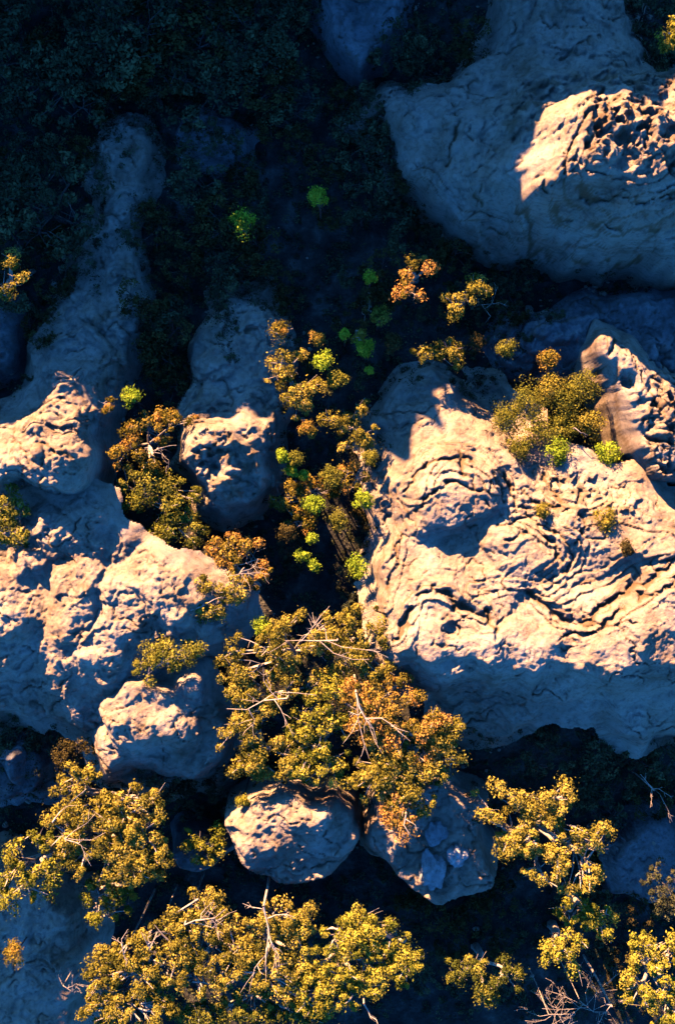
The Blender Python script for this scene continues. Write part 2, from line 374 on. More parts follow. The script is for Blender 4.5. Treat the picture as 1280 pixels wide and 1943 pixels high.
def build_rocks():
    # upper right massif with the sunlit peak
    rock('sandstone_dome', 'huge shaded dome with a jagged sunlit peak at the upper right', 'rock', [
        (-1, [(650,240),(690,165),(760,145),(850,140),(885,90),(920,20),(920,-90),(1200,-90),(1225,20),(1250,100),(1420,60),(1560,200),(1560,420),(1400,560),(1240,548),(1080,535),(980,505),(900,490),(830,450),(770,390),(710,330)]),
        (5.6, [(745,230),(830,180),(930,120),(970,40),(980,-60),(1150,-60),(1180,60),(1260,145),(1420,160),(1480,300),(1400,470),(1250,505),(1080,490),(980,450),(880,420),(800,350)]),
        (10.5, [(950,340),(975,260),(1030,185),(1140,150),(1290,160),(1380,240),(1350,380),(1250,440),(1120,440),(1020,400)]),
        (14, [(1000,320),(1050,215),(1120,190),(1230,190),(1320,220),(1320,330),(1250,390),(1150,380),(1060,370),(1010,360)]),
        (16.5, [(1085,300),(1110,220),(1160,205),(1240,200),(1280,250),(1270,330),(1200,350),(1120,345)])],
        grooves=[(0.2, 0.9, [(1135,198),(1100,222),(1078,262),(1068,300),(1045,335),(1040,375)]),
                 (0.18, 0.7, [(1160,210),(1120,250),(1095,300),(1075,340),(1070,370)]),
                 (0.2, 0.8, [(1060,385),(1110,410),(1180,415),(1240,400)]), (0.2, 0.8, [(1010,385),(1070,430),(1150,448),(1240,440)]), (0.2, 0.7, [(980,400),(1040,455),(1130,480),(1240,475)]),
                 (0.2, 0.6, [(850,300),(870,230),(860,180)]), (0.2, 0.6, [(880,330),(930,400),(990,440)])],
        bands=[(3.2, 0.75, 0.6, [(1060,392),(1120,415),(1190,418),(1250,400)]), (2.4, 0.6, 0.5, [(1110,215),(1080,262),(1066,310),(1050,360)]), (2.5, 0.8, 0.4, [(800,330),(850,390),(930,430),(1010,470),(1120,490)])],
        rough_poly=[(0.5, [(1090,230),(1140,205),(1250,195),(1290,260),(1280,340),(1200,370),(1110,360),(1080,310)]),
                    (0.35, [(960,240),(1040,150),(1160,120),(1280,130),(1280,190),(1120,190),(1040,210),(980,280)])], strata=(1.2, 0.4))
    rock('rock_slab', 'smooth blue shaded rock slab at the top edge, left of the dark shrubs', 'rock', [
        (-1, [(560,-60),(790,-60),(765,60),(740,130),(700,165),(640,150),(600,90)]), (4, [(620,-60),(735,-50),(722,90),(685,120),(640,70)])], mat=M_ROCK_SHADE)
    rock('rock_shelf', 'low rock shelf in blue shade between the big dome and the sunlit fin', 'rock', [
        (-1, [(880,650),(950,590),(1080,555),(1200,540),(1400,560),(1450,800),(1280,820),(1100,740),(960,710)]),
        (3.5, [(1010,640),(1100,590),(1250,565),(1380,600),(1350,740),(1220,740),(1120,690)])], mat=M_ROCK_SHADE)
    rock('rock_fin', 'tall sunlit sandstone fin with a hollow, at the right edge beside the round bushes', 'rock', [
        (-1, [(1070,680),(1100,605),(1160,590),(1260,680),(1400,780),(1430,960),(1260,955),(1180,930),(1145,860),(1105,780),(1075,730)]),
        (4.5, [(1098,660),(1118,613),(1165,620),(1260,705),(1360,790),(1370,910),(1230,925),(1185,890),(1150,800),(1115,720)]),
        (9.5, [(1130,650),(1155,638),(1215,705),(1265,755),(1350,835),(1330,895),(1240,895),(1215,820),(1180,740)])],
        bands=[(2.6, 0.85, 0.55, [(1160,650),(1195,730),(1215,820),(1225,900)])],
        grooves=[(0.16, 0.7, [(1172,640),(1152,670),(1145,705)]), (0.15, 0.6, [(1105,640),(1112,690),(1135,750),(1160,830)])],
        pits=[(1180,728,17,1.9)], rough_poly=[(0.7, [(1230,740),(1260,720),(1340,790),(1330,930),(1240,920),(1225,820)])], warp=0.5)
    # the big sunlit formation
    rock('sandstone_outcrop', 'largest sunlit sandstone outcrop with curving ledges and a ramp of tree shadows, right of centre', 'rock', [
        (-1, [(690,760),(740,700),(800,675),(880,700),(960,750),(1030,860),(1130,890),(1290,950),(1500,980),(1520,1300),(1400,1400),(1280,1400),(1200,1405),(1140,1385),(1100,1335),(1010,1345),(950,1400),(880,1420),(840,1370),(790,1300),(715,1240),(690,1130),(695,1000),(685,880)]),
        (4.5, [(735,790),(795,710),(860,735),(940,790),(1010,890),(1120,925),(1290,985),(1440,1020),(1440,1260),(1280,1262),(1180,1290),(1080,1290),(950,1285),(840,1272),(765,1245),(722,1180),(712,1080),(728,960),(722,860)]),
        (8, [(770,910),(810,850),(880,830),(960,860),(1030,950),(1130,980),(1290,1030),(1400,1060),(1400,1225),(1270,1240),(1180,1258),(1110,1262),(1050,1248),(990,1262),(900,1250),(800,1248),(738,1195),(732,1090),(760,990)]),
        (9.2, [(800,1110),(950,1080),(1100,1110),(1200,1080),(1350,1090),(1350,1215),(1200,1247),(1110,1255),(1050,1238),(990,1254),(900,1238),(800,1238),(752,1190)])],
        bands=[(3.0, 0.62, 0.55, [(790,935),(812,885),(860,868),(912,875),(950,915)]),
               (3.2, 0.6, 0.5, [(985,985),(1040,1000),(1080,1035),(1078,1075),(1035,1098)]),
               (2.2, 0.7, 0.6, [(1020,1140),(1062,1172),(1105,1185),(1160,1148),(1225,1102),(1290,1062)]),
               (2.2, 0.7, 0.55, [(745,1215),(770,1175),(795,1130),(835,1125),(870,1150),(915,1170)]),
               (2.0, 0.75, 0.45, [(900,1120),(980,1105),(1060,1125),(1140,1095),(1220,1045),(1300,1020)]), (2.4, 0.6, 0.45, [(735,960),(748,1020),(738,1080),(722,1140)]),
               (2.0, 0.7, 0.45, [(1100,1000),(1150,975),(1220,985),(1290,1010)]), (2.4, 0.5, 0.5, [(1040,900),(1060,940),(1100,960),(1140,940)])],
        mesas=[(10.1, [(800,915),(850,870),(915,870),(950,925),(930,970),(860,990),(805,980)], 1.5),
               (10.2, [(775,1225),(800,1185),(900,1180),(1000,1190),(1090,1200),(1100,1250),(1000,1262),(880,1250),(800,1245)], 1.3),
               (10.0, [(825,1195),(845,1160),(885,1160),(900,1200),(860,1215)], 1.6),
               (10.0, [(945,1195),(970,1170),(1010,1170),(1000,1210),(955,1225)], 1.6),
               (11.8, [(1130,1235),(1180,1185),(1270,1125),(1330,1120),(1300,1205),(1200,1245)], 0.9),
               (9.6, [(920,1040),(950,1010),(1000,1020),(1040,1060),(1000,1085),(940,1060)], 0.9),
               (9.9, [(1090,1010),(1140,980),(1200,1000),(1280,1040),(1250,1070),(1150,1060)], 0.6)],
        grooves=[(0.3, 1.0, [(745,1215),(770,1180),(785,1140),(820,1118),(850,1130),(870,1150),(920,1165),(935,1200)]),
                 (0.3, 0.9, [(1000,1125),(1050,1165),(1100,1178),(1150,1140),(1220,1095),(1290,1050)]),
                 (0.26, 0.8, [(1050,1200),(1110,1195),(1170,1150),(1240,1108),(1290,1082)]),
                 (0.22, 0.8, [(775,930),(800,890),(845,865),(900,880),(935,905),(958,950)]),
                 (0.2, 0.7, [(790,970),(815,935),(860,915),(905,930),(925,955)]),
                 (0.2, 0.7, [(940,1000),(1000,985),(1050,1010),(1082,1040),(1078,1075),(1040,1095)]),
                 (0.18, 0.6, [(955,1025),(1010,1010),(1045,1030),(1058,1060)]),
                 (0.2, 0.6, [(760,1010),(755,1060),(735,1110),(728,1150)]),
                 (0.25, 0.8, [(860,830),(875,870),(880,900)]), (0.25, 0.7, [(1000,930),(1040,960),(1090,960),(1110,930)]),
                 (0.25, 0.7, [(1040,900),(1060,940),(1100,990),(1090,1030)]),
                 (0.2, 0.6, [(955,880),(970,920),(985,970)])],
        pits=[(855,1190,20,1.5), (870,1035,30,1.2), (1000,1130,20,0.8)],
        rough_poly=[(0.25, [(1030,890),(1090,880),(1200,920),(1220,980),(1120,1000),(1040,960)])], strata=(1.2, 0.35), tilt=0.10, fine=0.2, plates=0.6, soft=4, bill=0.10, rough=0.045, st=0.105)
    # left domes and their shaded northern aprons
    rock('sandstone_dome', 'rounded sunlit rock dome at the left edge with a long shaded slope above it', 'rock', [
        (-1, [(-80,750),(10,760),(40,650),(85,570),(125,470),(150,390),(160,230),(235,180),(310,220),(315,350),(280,450),(295,560),(285,680),(260,770),(230,860),(215,930),(160,965),(60,985),(-90,970)]),
        (2.6, [(-60,790),(35,760),(70,650),(125,570),(165,470),(200,400),(205,270),(250,240),(270,300),(250,420),(255,540),(255,660),(235,760),(205,860),(200,925),(140,950),(50,955),(-70,935)]),
        (4.6, [(-50,810),(20,790),(90,720),(140,690),(195,720),(190,800),(200,880),(192,925),(120,940),(30,925),(-50,905)]),
        (9.2, [(-20,860),(25,812),(120,806),(165,850),(192,905),(150,925),(70,920),(0,900)]),
        (10.3, [(30,850),(110,830),(150,880),(100,900),(50,885)])],
        grooves=[(0.2, 0.6, [(95,880),(85,910),(60,930)]), (0.2, 0.5, [(60,860),(100,850),(150,870)])], soft=3, rough=0.09, tilt=0.05)
    rock('sandstone_outcrop', 'small knob of rock with broken sunlit rim and blue hollow, left of centre', 'rock', [
        (-1, [(325,850),(340,720),(370,590),(420,520),(490,505),(550,560),(570,680),(555,800),(545,900),(500,985),(440,1005),(375,975),(340,910)]),
        (2.2, [(345,850),(355,770),(375,660),(420,590),(490,580),(530,680),(530,800),(528,890),(490,965),(435,990),(380,950)]),
        (4.0, [(350,860),(362,800),(410,765),(480,770),(512,820),(518,890),(480,955),(432,978),(385,940)]),
        (8.2, [(358,870),(385,830),(420,808),(455,820),(490,860),(492,905),(450,950),(400,935),(375,905)])],
        grooves=[(0.3, 1.2, [(395,850),(400,880),(420,900)])],
        pits=[(404,885,15,1.5), (462,925,36,2.8)], rough_poly=[(0.35, [(355,850),(400,800),(500,810),(520,900),(440,970),(370,930)])], soft=3)
    rock('rock_slab', 'faint dark rock slab between trees in deep shade, upper left of centre', 'rock', [
        (-1, [(320,250),(380,200),(470,220),(510,270),(450,330),(360,330)]), (1.5, [(360,260),(440,240),(460,280),(390,300)])], mat=M_ROCK_SHADE)
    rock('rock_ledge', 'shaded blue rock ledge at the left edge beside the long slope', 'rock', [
        (-1, [(-80,560),(10,550),(60,590),(65,660),(20,720),(-80,730)]), (3, [(-60,590),(10,590),(30,640),(0,690),(-60,690)])], mat=M_ROCK_SHADE)
    # left lower formation
    rock('sandstone_outcrop', 'lumpy sunlit outcrop of several rounded lobes with blue clefts, left side', 'rock', [
        (-1, [(-90,1000),(50,965),(110,935),(220,935),(265,1005),(345,1045),(460,1085),(490,1150),(455,1215),(380,1240),(300,1290),(240,1370),(160,1385),(80,1355),(-90,1375)]),
        (4.2, [(-70,1040),(60,995),(125,950),(212,952),(245,1015),(330,1062),(435,1108),(440,1170),(355,1208),(285,1270),(215,1300),(120,1300),(60,1290),(-70,1270)]),
        (5.7, [(-60,1060),(0,1050),(70,1040),(100,985),(170,960),(205,975),(235,1040),(300,1055),(390,1115),(405,1160),(340,1190),(280,1205),(240,1240),(200,1268),(140,1268),(95,1235),(50,1220),(-60,1235)])],
        mesas=[(9.2, [(90,1005),(125,970),(190,968),(170,1005),(115,1035)], 0.75),
               (8.8, [(105,1205),(112,1140),(155,1085),(182,1100),(178,1160),(135,1225)], 0.7),
               (8.8, [(160,1250),(195,1180),(235,1100),(290,1055),(340,1080),(385,1130),(340,1175),(290,1160),(240,1200),(200,1245)], 0.8),
               (8.9, [(-40,1110),(15,1110),(40,1180),(0,1215),(-50,1215)], 0.75),
               (8.3, [(40,1060),(70,1050),(75,1090),(45,1110)], 1.0), (8.0, [(215,1000),(240,1000),(250,1040),(225,1050)], 1.0)],
        rough=0.12, bill=0.2, dome=0.2, tilt=0.09, st=0.11, strata=(1.3, 0.3))
    rock('boulder', 'large rounded boulder with two sunlit humps below the leafy bush, left side', 'boulder', [
        (-10, [(175,1350),(185,1290),(240,1262),(330,1268),(400,1260),(455,1330),(465,1430),(435,1505),(340,1515),(240,1495),(190,1445)]),
        (4, [(188,1350),(205,1292),(260,1275),(340,1290),(400,1300),(425,1380),(405,1450),(300,1475),(208,1445)]),
        (8.4, [(195,1350),(215,1300),(260,1285),(300,1310),(325,1370),(310,1400),(250,1405),(205,1390)])],
        mesas=[(6.6, [(200,1410),(220,1400),(238,1430),(225,1450),(205,1440)], 1.6), (7.4, [(305,1370),(325,1365),(332,1390),(312,1410)], 1.6),
               (7.0, [(350,1300),(385,1290),(380,1330),(358,1350)], 1.4)], rough=0.10, bill=0.2, strata=(1.3, 0.4))
    rock('boulder', 'pale smooth boulder sunlit on its upper left, below the central tree group', 'boulder', [
        (-10, [(415,1560),(450,1505),(520,1475),(620,1485),(695,1540),(705,1625),(640,1675),(520,1685),(440,1650)]),
        (4, [(432,1565),(468,1518),(540,1495),(635,1505),(675,1570),(655,1645),(540,1665),(455,1635)]),
        (6.3, [(450,1580),(490,1532),(560,1512),(615,1530),(600,1580),(520,1610),(465,1620)])], strata=(1.3, 0.4), bill=0.22, rough=0.10)
    rock('rock_outcrop', 'smooth blue shaded outcrop carrying three small pale boulders, bottom centre', 'rock', [
        (-10, [(690,1500),(800,1465),(900,1465),(950,1560),(960,1680),(890,1728),(800,1725),(730,1680),(680,1640)]),
        (3, [(720,1520),(860,1495),(915,1580),(920,1675),(845,1705),(770,1670),(715,1615)])], mat=M_ROCK, strata=(0.9, 0.3), bill=0.25)
    rock('rock_outcrop', 'low blue rock at the left edge with a tiny sunlit tip, under the lumpy outcrop', 'rock', [
        (-10, [(-60,1420),(20,1395),(90,1400),(125,1460),(95,1535),(20,1545),(-60,1530)]), (1.5, [(-40,1440),(20,1420),(80,1430),(90,1470),(50,1510),(-40,1500)])],
        mesas=[(3.6, [(5,1445),(22,1435),(30,1455),(15,1475)], 1.8)], mat=M_ROCK_SHADE)
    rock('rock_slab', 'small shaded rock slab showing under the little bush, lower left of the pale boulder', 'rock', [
        (-10, [(295,1620),(340,1590),(420,1600),(450,1640),(400,1670),(310,1665)]), (0.5, [(330,1620),(390,1615),(410,1640),(340,1650)])], mat=M_ROCK_SHADE)
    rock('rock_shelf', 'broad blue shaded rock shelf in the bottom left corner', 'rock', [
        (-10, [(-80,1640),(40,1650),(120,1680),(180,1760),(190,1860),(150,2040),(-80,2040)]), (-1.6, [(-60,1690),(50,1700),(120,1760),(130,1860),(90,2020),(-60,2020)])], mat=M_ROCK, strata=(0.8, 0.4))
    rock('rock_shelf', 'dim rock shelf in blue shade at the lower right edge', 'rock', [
        (-10, [(1140,1600),(1200,1560),(1290,1540),(1400,1560),(1420,1740),(1260,1760),(1160,1720)]), (-3, [(1190,1620),(1280,1590),(1370,1620),(1340,1710),(1220,1710)])], mat=M_ROCK_SHADE)

def small_boulder(px, py, r, label, squash=1.0, mat=None, name='boulder'):
    x, y = U(px, py, 3.5); z = surf_z(x, y); R = r / PPM
    n, mth = 48, 28; V = []
    th = np.linspace(0, 2 * np.pi, n, endpoint=False); phs = np.linspace(-np.pi / 2, np.pi / 2, mth)
    T, P = np.meshgrid(th, phs)
    bx, by, bz = np.cos(P) * np.cos(T), np.cos(P) * np.sin(T), np.sin(P)
    k = 1 + 0.55 * perlin(bx * 1.3 + px, by * 1.3 + bz * 1.1, 3) + 0.2 * perlin(bx * 3 + px, by * 3 + bz * 3, 8) + 0.06 * perlin(bx * 8, by * 8 + bz * 7, 9)
    V = np.stack([bx * k * R, by * k * R * squash, bz * k * R * 1.0], -1).reshape(-1, 3)
    F = [(i * n + j, i * n + (j + 1) % n, (i + 1) * n + (j + 1) % n, (i + 1) * n + j) for i in range(mth - 1) for j in range(n)]
    me = mesh_np(name, V, F, mat or M_PALE, True, {'dirt': np.zeros(len(V))})
    o = link(name, me, None, (x, y, z + R * 0.45)); tag(o, label, 'boulder')

build_rocks()
small_boulder(828, 1577, 18, 'topmost of the three small pale blue boulders, just under the orange foliage', 1.1)
small_boulder(818, 1648, 23, 'longest pale boulder of the three on the shaded outcrop, bottom centre', 1.35)
small_boulder(864, 1618, 18, 'pale boulder right of the longest one on the shaded outcrop', 1.0)

# ------------------------------------------------------------------ vegetation
class Tubes:
    def __init__(s): s.V = []; s.F = []; s.n = 0
    def add(s, pts, radii, k=5):
        pts = [Vector(p) for p in pts]; base = s.n
        for i, p in enumerate(pts):
            d = (pts[min(i + 1, len(pts) - 1)] - pts[max(i - 1, 0)]).normalized()
            a = d.orthogonal().normalized(); b = d.cross(a)
            for j in range(k):
                an = 2 * math.pi * j / k; s.V.append(p + (a * math.cos(an) + b * math.sin(an)) * radii[i])
        s.n += len(pts) * k
        for i in range(len(pts) - 1):
            for j in range(k):
                s.F.append((base + i * k + j, base + i * k + (j + 1) % k, base + (i + 1) * k + (j + 1) % k, base + (i + 1) * k + j))
    def mesh(s, name, mat): return mesh_np(name, np.array([tuple(v) for v in s.V]), s.F, mat)

def leaves_mesh(name, C, R, n_per, size, tone, mat, rs, flat=0.75, orient=None):
    """C (m,3) clump centres, R (m,) radii: leaf-sized blades spread over each clump"""
    m = len(C); N = m * n_per
    ci = np.repeat(np.arange(m), n_per)
    d = rs.normal(size=(N, 3)); d /= np.linalg.norm(d, axis=1)[:, None] + 1e-9
    rad = rs.uniform(0.25, 1.0, N) ** 0.5
    ax_ = rs.normal(size=(m, 3)); ax_ /= np.linalg.norm(ax_, axis=1)[:, None]; k_ = rs.uniform(-0.35, 0.55, m)
    q = d + ax_[ci] * ((d * ax_[ci]).sum(1) * k_[ci])[:, None]
    rad = rad * np.where(rs.uniform(size=N) < 0.2, rs.uniform(1.0, 1.7, N), 1.0)
    P = C[ci] + q * (rad * R[ci])[:, None] * np.array([1, 1, flat])
    nn = d + rs.normal(size=(N, 3)) * 0.45; nn /= np.linalg.norm(nn, axis=1)[:, None]
    a = np.cross(nn, rs.normal(size=(N, 3))); a /= np.linalg.norm(a, axis=1)[:, None] + 1e-9
    b = np.cross(nn, a)
    L = size * rs.uniform(0.6, 1.5, N)[:, None]; W = L * 0.27
    V = np.stack([P - a * L * 0.5, P + b * W, P + a * L * 0.5, P - b * W], 1).reshape(-1, 3)
    F = np.arange(N * 4).reshape(-1, 4)
    t = np.clip(tone[ci] + rs.normal(size=N) * 0.08, 0, 1)
    return mesh_np(name, V, F, mat, False, {'tone': np.repeat(t, 4)})

def tree_data(rs, shape, zlo, zhi, base, leaf='gold', clump=0.58, dens=1.65, leaf_n=135, leaf_s=0.22, gap=0.35, bark=None,
              limb=0.9, tone0=0.45):
    """shape: list of (dx,dy,rx,ry) ellipses in metres round the tree's own axis; returns wood mesh and leaf mesh"""
    cs = []
    for (dx, dy, rx, ry) in shape:
        n = max(3, int(math.pi * rx * ry / (math.pi * clump * clump) * 1.25 * dens))
        k = 0
        while k < n:
            a = rs.uniform(0, 2 * math.pi); r = math.sqrt(rs.uniform(0, 1))
            x = dx + math.cos(a) * r * rx; y = dy + math.sin(a) * r * ry
            k += 1
            if perlin(np.array([x / 1.7 + 50 + base[0]]), np.array([y / 1.7 + 20 + base[1]]), 4)[0] < -0.64 + gap: continue
            top = zlo + (zhi - zlo) * math.sqrt(max(0, 1 - r * r * 0.85))
            z = top - abs(rs.normal()) * (zhi - zlo) * 0.28
            cs.append((x, y, z))
    if not cs: cs = [(0, 0, zhi)]
    C = np.array(cs); m = len(C)
    R = clump * rs.uniform(0.3, 1.0, m) ** 1.0 * np.where(rs.uniform(size=m) < 0.2, 1.6, 1.15)
    tone = np.clip(tone0 + rs.normal(size=m) * 0.32, 0, 1)
    # wood: trunk, main limbs to sector centres, then a branch to each clump
    tb = Tubes(); b = Vector((base[0], base[1], base[2])); cen = Vector(C.mean(0))
    H = cen.z - b.z
    fork = b.lerp(cen, 0.55); fork.z = b.z + H * 0.5
    tr = 0.05 * max(1.5, abs(H)) * 0.55 + 0.03
    mid = b.lerp(fork, 0.5) + Vector((rs.normal() * 0.15, rs.normal() * 0.15, 0))
    tb.add([b - Vector((0, 0, 0.4)), mid, fork], [tr * 1.25, tr, tr * 0.8], 7); br = Tubes()
    nk = min(m, max(3, min(8, m // 7))); seeds = C[rs.choice(m, nk, replace=False)]
    lab = np.argmin(((C[:, None, :2] - seeds[None, :, :2]) ** 2).sum(-1), 1)
    for q in range(nk):
        I = np.where(lab == q)[0]
        if len(I) == 0: continue
        sc = Vector(C[I].mean(0)); sc.z -= 0.3
        kn = fork.lerp(sc, 0.5) + Vector((rs.normal() * 0.3, rs.normal() * 0.3, 0.25))
        tb.add([fork, kn, sc], [tr * 0.62 * limb, tr * 0.45 * limb, tr * 0.34 * limb], 6)
        for i in I:
            e = Vector(C[i]) + Vector((rs.normal() * 0.1, rs.normal() * 0.1, 0.45 * rs.uniform(-0.5, 1.3)))
            s0 = kn.lerp(sc, rs.uniform(0.2, 1)); md = s0.lerp(e, 0.5) + Vector(rs.normal(size=3) * 0.16)
            br.add([s0, md, e], [tr * 0.26 * limb, tr * 0.2 * limb, 0.018], 4)
            if rs.uniform() < 0.75:
                e2 = md + Vector((rs.normal() * 0.5, rs.normal() * 0.5, rs.uniform(0, 0.5)))
                br.add([md, e2], [tr * 0.14 * limb, 0.012], 3)
    wm = tb.mesh('trunk', bark or M_BARK)
    lm = leaves_mesh('crown', C, R, leaf_n, leaf_s, tone, LM[leaf], rs)
    return wm, br.mesh('branches', bark or M_BARK), lm

TS_COUNT = [0]
def tree(name, cat, label, ells, zhi, drop=1.5, leaf='gold', base_px=None, group=None, height=None, **kw):
    """ells: ellipses in photograph pixels (cx,cy,rx,ry); zhi: top height of the crown"""
    TS_COUNT[0] += 1; rs = np.random.RandomState(100 + TS_COUNT[0])
    k = (HC - zhi) / HC / PPM
    E = [(*U(a, b, zhi), c * k * 1.1, d * k * 1.1) for a, b, c, d in ells]
    cx = sum(e[0] for e in E) / len(E); cy = sum(e[1] for e in E) / len(E)
    bx, by = U(*base_px, 0) if base_px else (cx, cy)
    bz = surf_z(bx, by)
    if height is not None: zhi = bz + height
    root = bpy.data.objects.new(name, None); scene.collection.objects.link(root)
    root.location = (bx, by, bz); tag(root, label, cat, group)
    zt = zhi - bz
    wm, bm_, lm = tree_data(rs, [(e[0] - bx, e[1] - by, e[2], e[3]) for e in E], zt - drop, zt, (0, 0, 0), leaf, **kw)
    tk = link('trunk', wm, root); link('branches', bm_, tk); link('crown', lm, root)
    return root

def bush(label, px, py, r, z, leaf='green', group=None, height=None, name='round_bush', cat='bush', n=14, oval=1.0):
    """dense round bush; z: height of its centre, None to sit on the surface below"""
    TS_COUNT[0] += 1; rs = np.random.RandomState(400 + TS_COUNT[0])
    x, y = U(px, py, z); gz = surf_z(x, y); R = r / PPM * (HC - z) / HC
    root = bpy.data.objects.new(name, None); scene.collection.objects.link(root)
    root.location = (x, y, gz); tag(root, label, cat, group)
    zc = max(z - gz, R * 0.5)
    C = []
    for i in range(n):
        d = rs.normal(size=3); d /= np.linalg.norm(d); d[2] = abs(d[2]) * 1.1 - 0.25
        C.append(d * R * rs.uniform(0.35, 0.85) * np.array([1, oval, 0.9]) + np.array([0, 0, zc]))
    C = np.array(C); Rr = R * rs.uniform(0.25, 0.6, n)
    lm = leaves_mesh('crown', C, Rr, 110, 0.17, np.clip(0.5 + rs.normal(size=n) * 0.2, 0, 1), LM[leaf], rs, 0.9)
    tb = Tubes(); tb.add([(0, 0, -0.4), (0.05, 0.03, zc * 0.5), (0, 0, zc)], [0.09, 0.07, 0.04], 6)
    for c in C[::2]: tb.add([(0.0, 0.0, zc * 0.6), tuple(c)], [0.04, 0.012], 4)
    link('trunk', tb.mesh('trunk', M_DBARK), root); link('crown', lm, root)
    return root

def dead_tree(label, base_px, z0, tips, name='dead_branch', cat='dead branch', r0=0.14, mat=None, twigs=4, rise=0.0):
    """bleached bare branches fanning from a base (pixel, height) to tips (pixels)"""
    TS_COUNT[0] += 1; rs = np.random.RandomState(700 + TS_COUNT[0])
    r0 *= 0.68; x, y = U(*base_px, z0); tb = Tubes(); gz = surf_z(x, y)
    root_z = min(gz, z0)
    tb.add([(0, 0, root_z - z0 - 0.3), (0.05, 0.05, (root_z - z0) * 0.5), (0, 0, 0)], [r0 * 1.2, r0, r0 * 0.9], 6)
    for t in tips:
        tx, ty = U(t[0], t[1], z0 + rise); e = Vector((tx - x, ty - y, rise + rs.uniform(-0.3, 0.6)))
        m1 = e * 0.35 + Vector(rs.normal(size=3) * 0.22); m2 = e * 0.7 + Vector(rs.normal(size=3) * 0.22)
        if t is tips[0]: axis_ = (m1, m2); st_ = Vector((0, 0, 0)); ra = 0.8
        else:
            st_ = (axis_[0] * rs.uniform(0.2, 1)) if rs.uniform() < 0.6 else axis_[0].lerp(axis_[1], rs.uniform(0, 1)); ra = 0.5
            side = (e - st_).cross(Vector((0, 0, 1))).normalized() * (e - st_).length * rs.uniform(-0.22, 0.22)
            m1 = st_.lerp(e, 0.33) + side + Vector(rs.normal(size=3) * 0.12); m2 = st_.lerp(e, 0.68) + side * 0.8 + Vector(rs.normal(size=3) * 0.12)
        tb.add([st_, m1, m2, e], [r0 * ra, r0 * ra * 0.75, r0 * ra * 0.5, 0.015], 5)
        for _ in range(twigs):
            s0 = m1.lerp(e, rs.uniform(0, 0.9)); L = e.length * 0.3
            q = s0 + e.normalized() * L * 0.6 + Vector(rs.normal(size=3) * L * 0.4); md = s0.lerp(q, 0.5) + Vector(rs.normal(size=3) * 0.08)
            tb.add([s0, md, q], [r0 * 0.3, r0 * 0.2, 0.012], 4)
    o = link(name, tb.mesh(name, mat or M_DEAD), None, (x, y, z0)); tag(o, label, cat)
    return o

# --- the central tree group
tree('eucalypt_tree', 'tree', 'golden eucalypt with pale forking branches, uppermost of the central tree group', [(470,1250,55,40),(560,1220,70,50),(640,1200,60,35)], 9.5, 2.2, 'gold', (560,1250), gap=0.42)
tree('eucalypt_tree', 'tree', 'golden tree touching the foot of the largest sunlit outcrop, right end of the central group', [(700,1215,75,55),(690,1260,60,35)], 9.5, 2.0, 'gold', (690,1240), gap=0.35)
tree('eucalypt_tree', 'tree', 'sparse olive tree with long bare limbs on the left of the central group', [(470,1320,60,40),(560,1310,60,45),(440,1290,30,40)], 8.6, 2.0, 'gold', (530,1330), gap=0.48)
tree('eucalypt_tree', 'tree', 'olive golden tree at the lower left of the central group, above the pale smooth boulder', [(480,1400,68,60),(520,1440,70,40),(470,1460,40,25)], 8.8, 2.2, 'gold', (500,1420), gap=0.36)
tree('eucalypt_tree', 'tree', 'dense green and gold tree in the middle of the central group', [(610,1390,60,70),(640,1330,55,50),(600,1460,50,40)], 9.2, 2.4, 'yellow', (620,1400), gap=0.3)
tree('eucalypt_tree', 'tree', 'rusty orange tipped tree on the right of the central group', [(740,1360,75,70),(690,1340,45,50),(790,1400,60,60)], 10, 2.2, 'rust', (740,1400), gap=0.34, tone0=0.75)
tree('eucalypt_tree', 'tree', 'tall golden tree at the lower right of the central group, over the blue shaded outcrop', [(760,1470,80,60),(720,1490,60,40),(820,1430,60,60),(780,1530,50,30),(855,1400,35,30)], 9.6, 2.4, 'gold', (770,1480), gap=0.32)
tree('small_tree', 'tree', 'orange crowned sapling hanging over the shaded outcrop with three pale boulders', [(752,1530,28,42),(770,1570,18,22)], 9.2, 1.2, 'rust', (750,1540), gap=0.2, tone0=0.9)
# --- lower left
tree('eucalypt_tree', 'tree', 'big golden tree filling the lower left, above the blue corner shelf', [(200,1620,90,60),(150,1580,70,50),(240,1560,60,50),(250,1640,60,50)], 8.6, 2.4, 'gold', (190,1620), gap=0.32, tone0=0.55)
tree('eucalypt_tree', 'tree', 'ragged golden tree top with a bare pole, topmost in the lower left', [(160,1510,60,40),(240,1530,60,35),(155,1465,32,24)], 8.0, 1.8, 'gold', (190,1540), gap=0.42)
tree('eucalypt_tree', 'tree', 'yellow olive tree reaching the left edge in the lower left', [(60,1650,60,50),(20,1690,40,40),(80,1600,40,30)], 7.6, 1.8, 'yellow', (60,1660), gap=0.42, tone0=0.4)
tree('small_tree', 'tree', 'yellow green tree below the big lower left tree', [(200,1710,45,35),(180,1750,35,20)], 6.4, 1.6, 'yellow', (200,1710), gap=0.36, tone0=0.3)
tree('small_tree', 'tree', 'small gold bush tree left of the pale smooth boulder', [(392,1605,32,38),(350,1595,16,14)], 4.6, 1.2, 'yellow', (395,1620), gap=0.2, tone0=0.4)
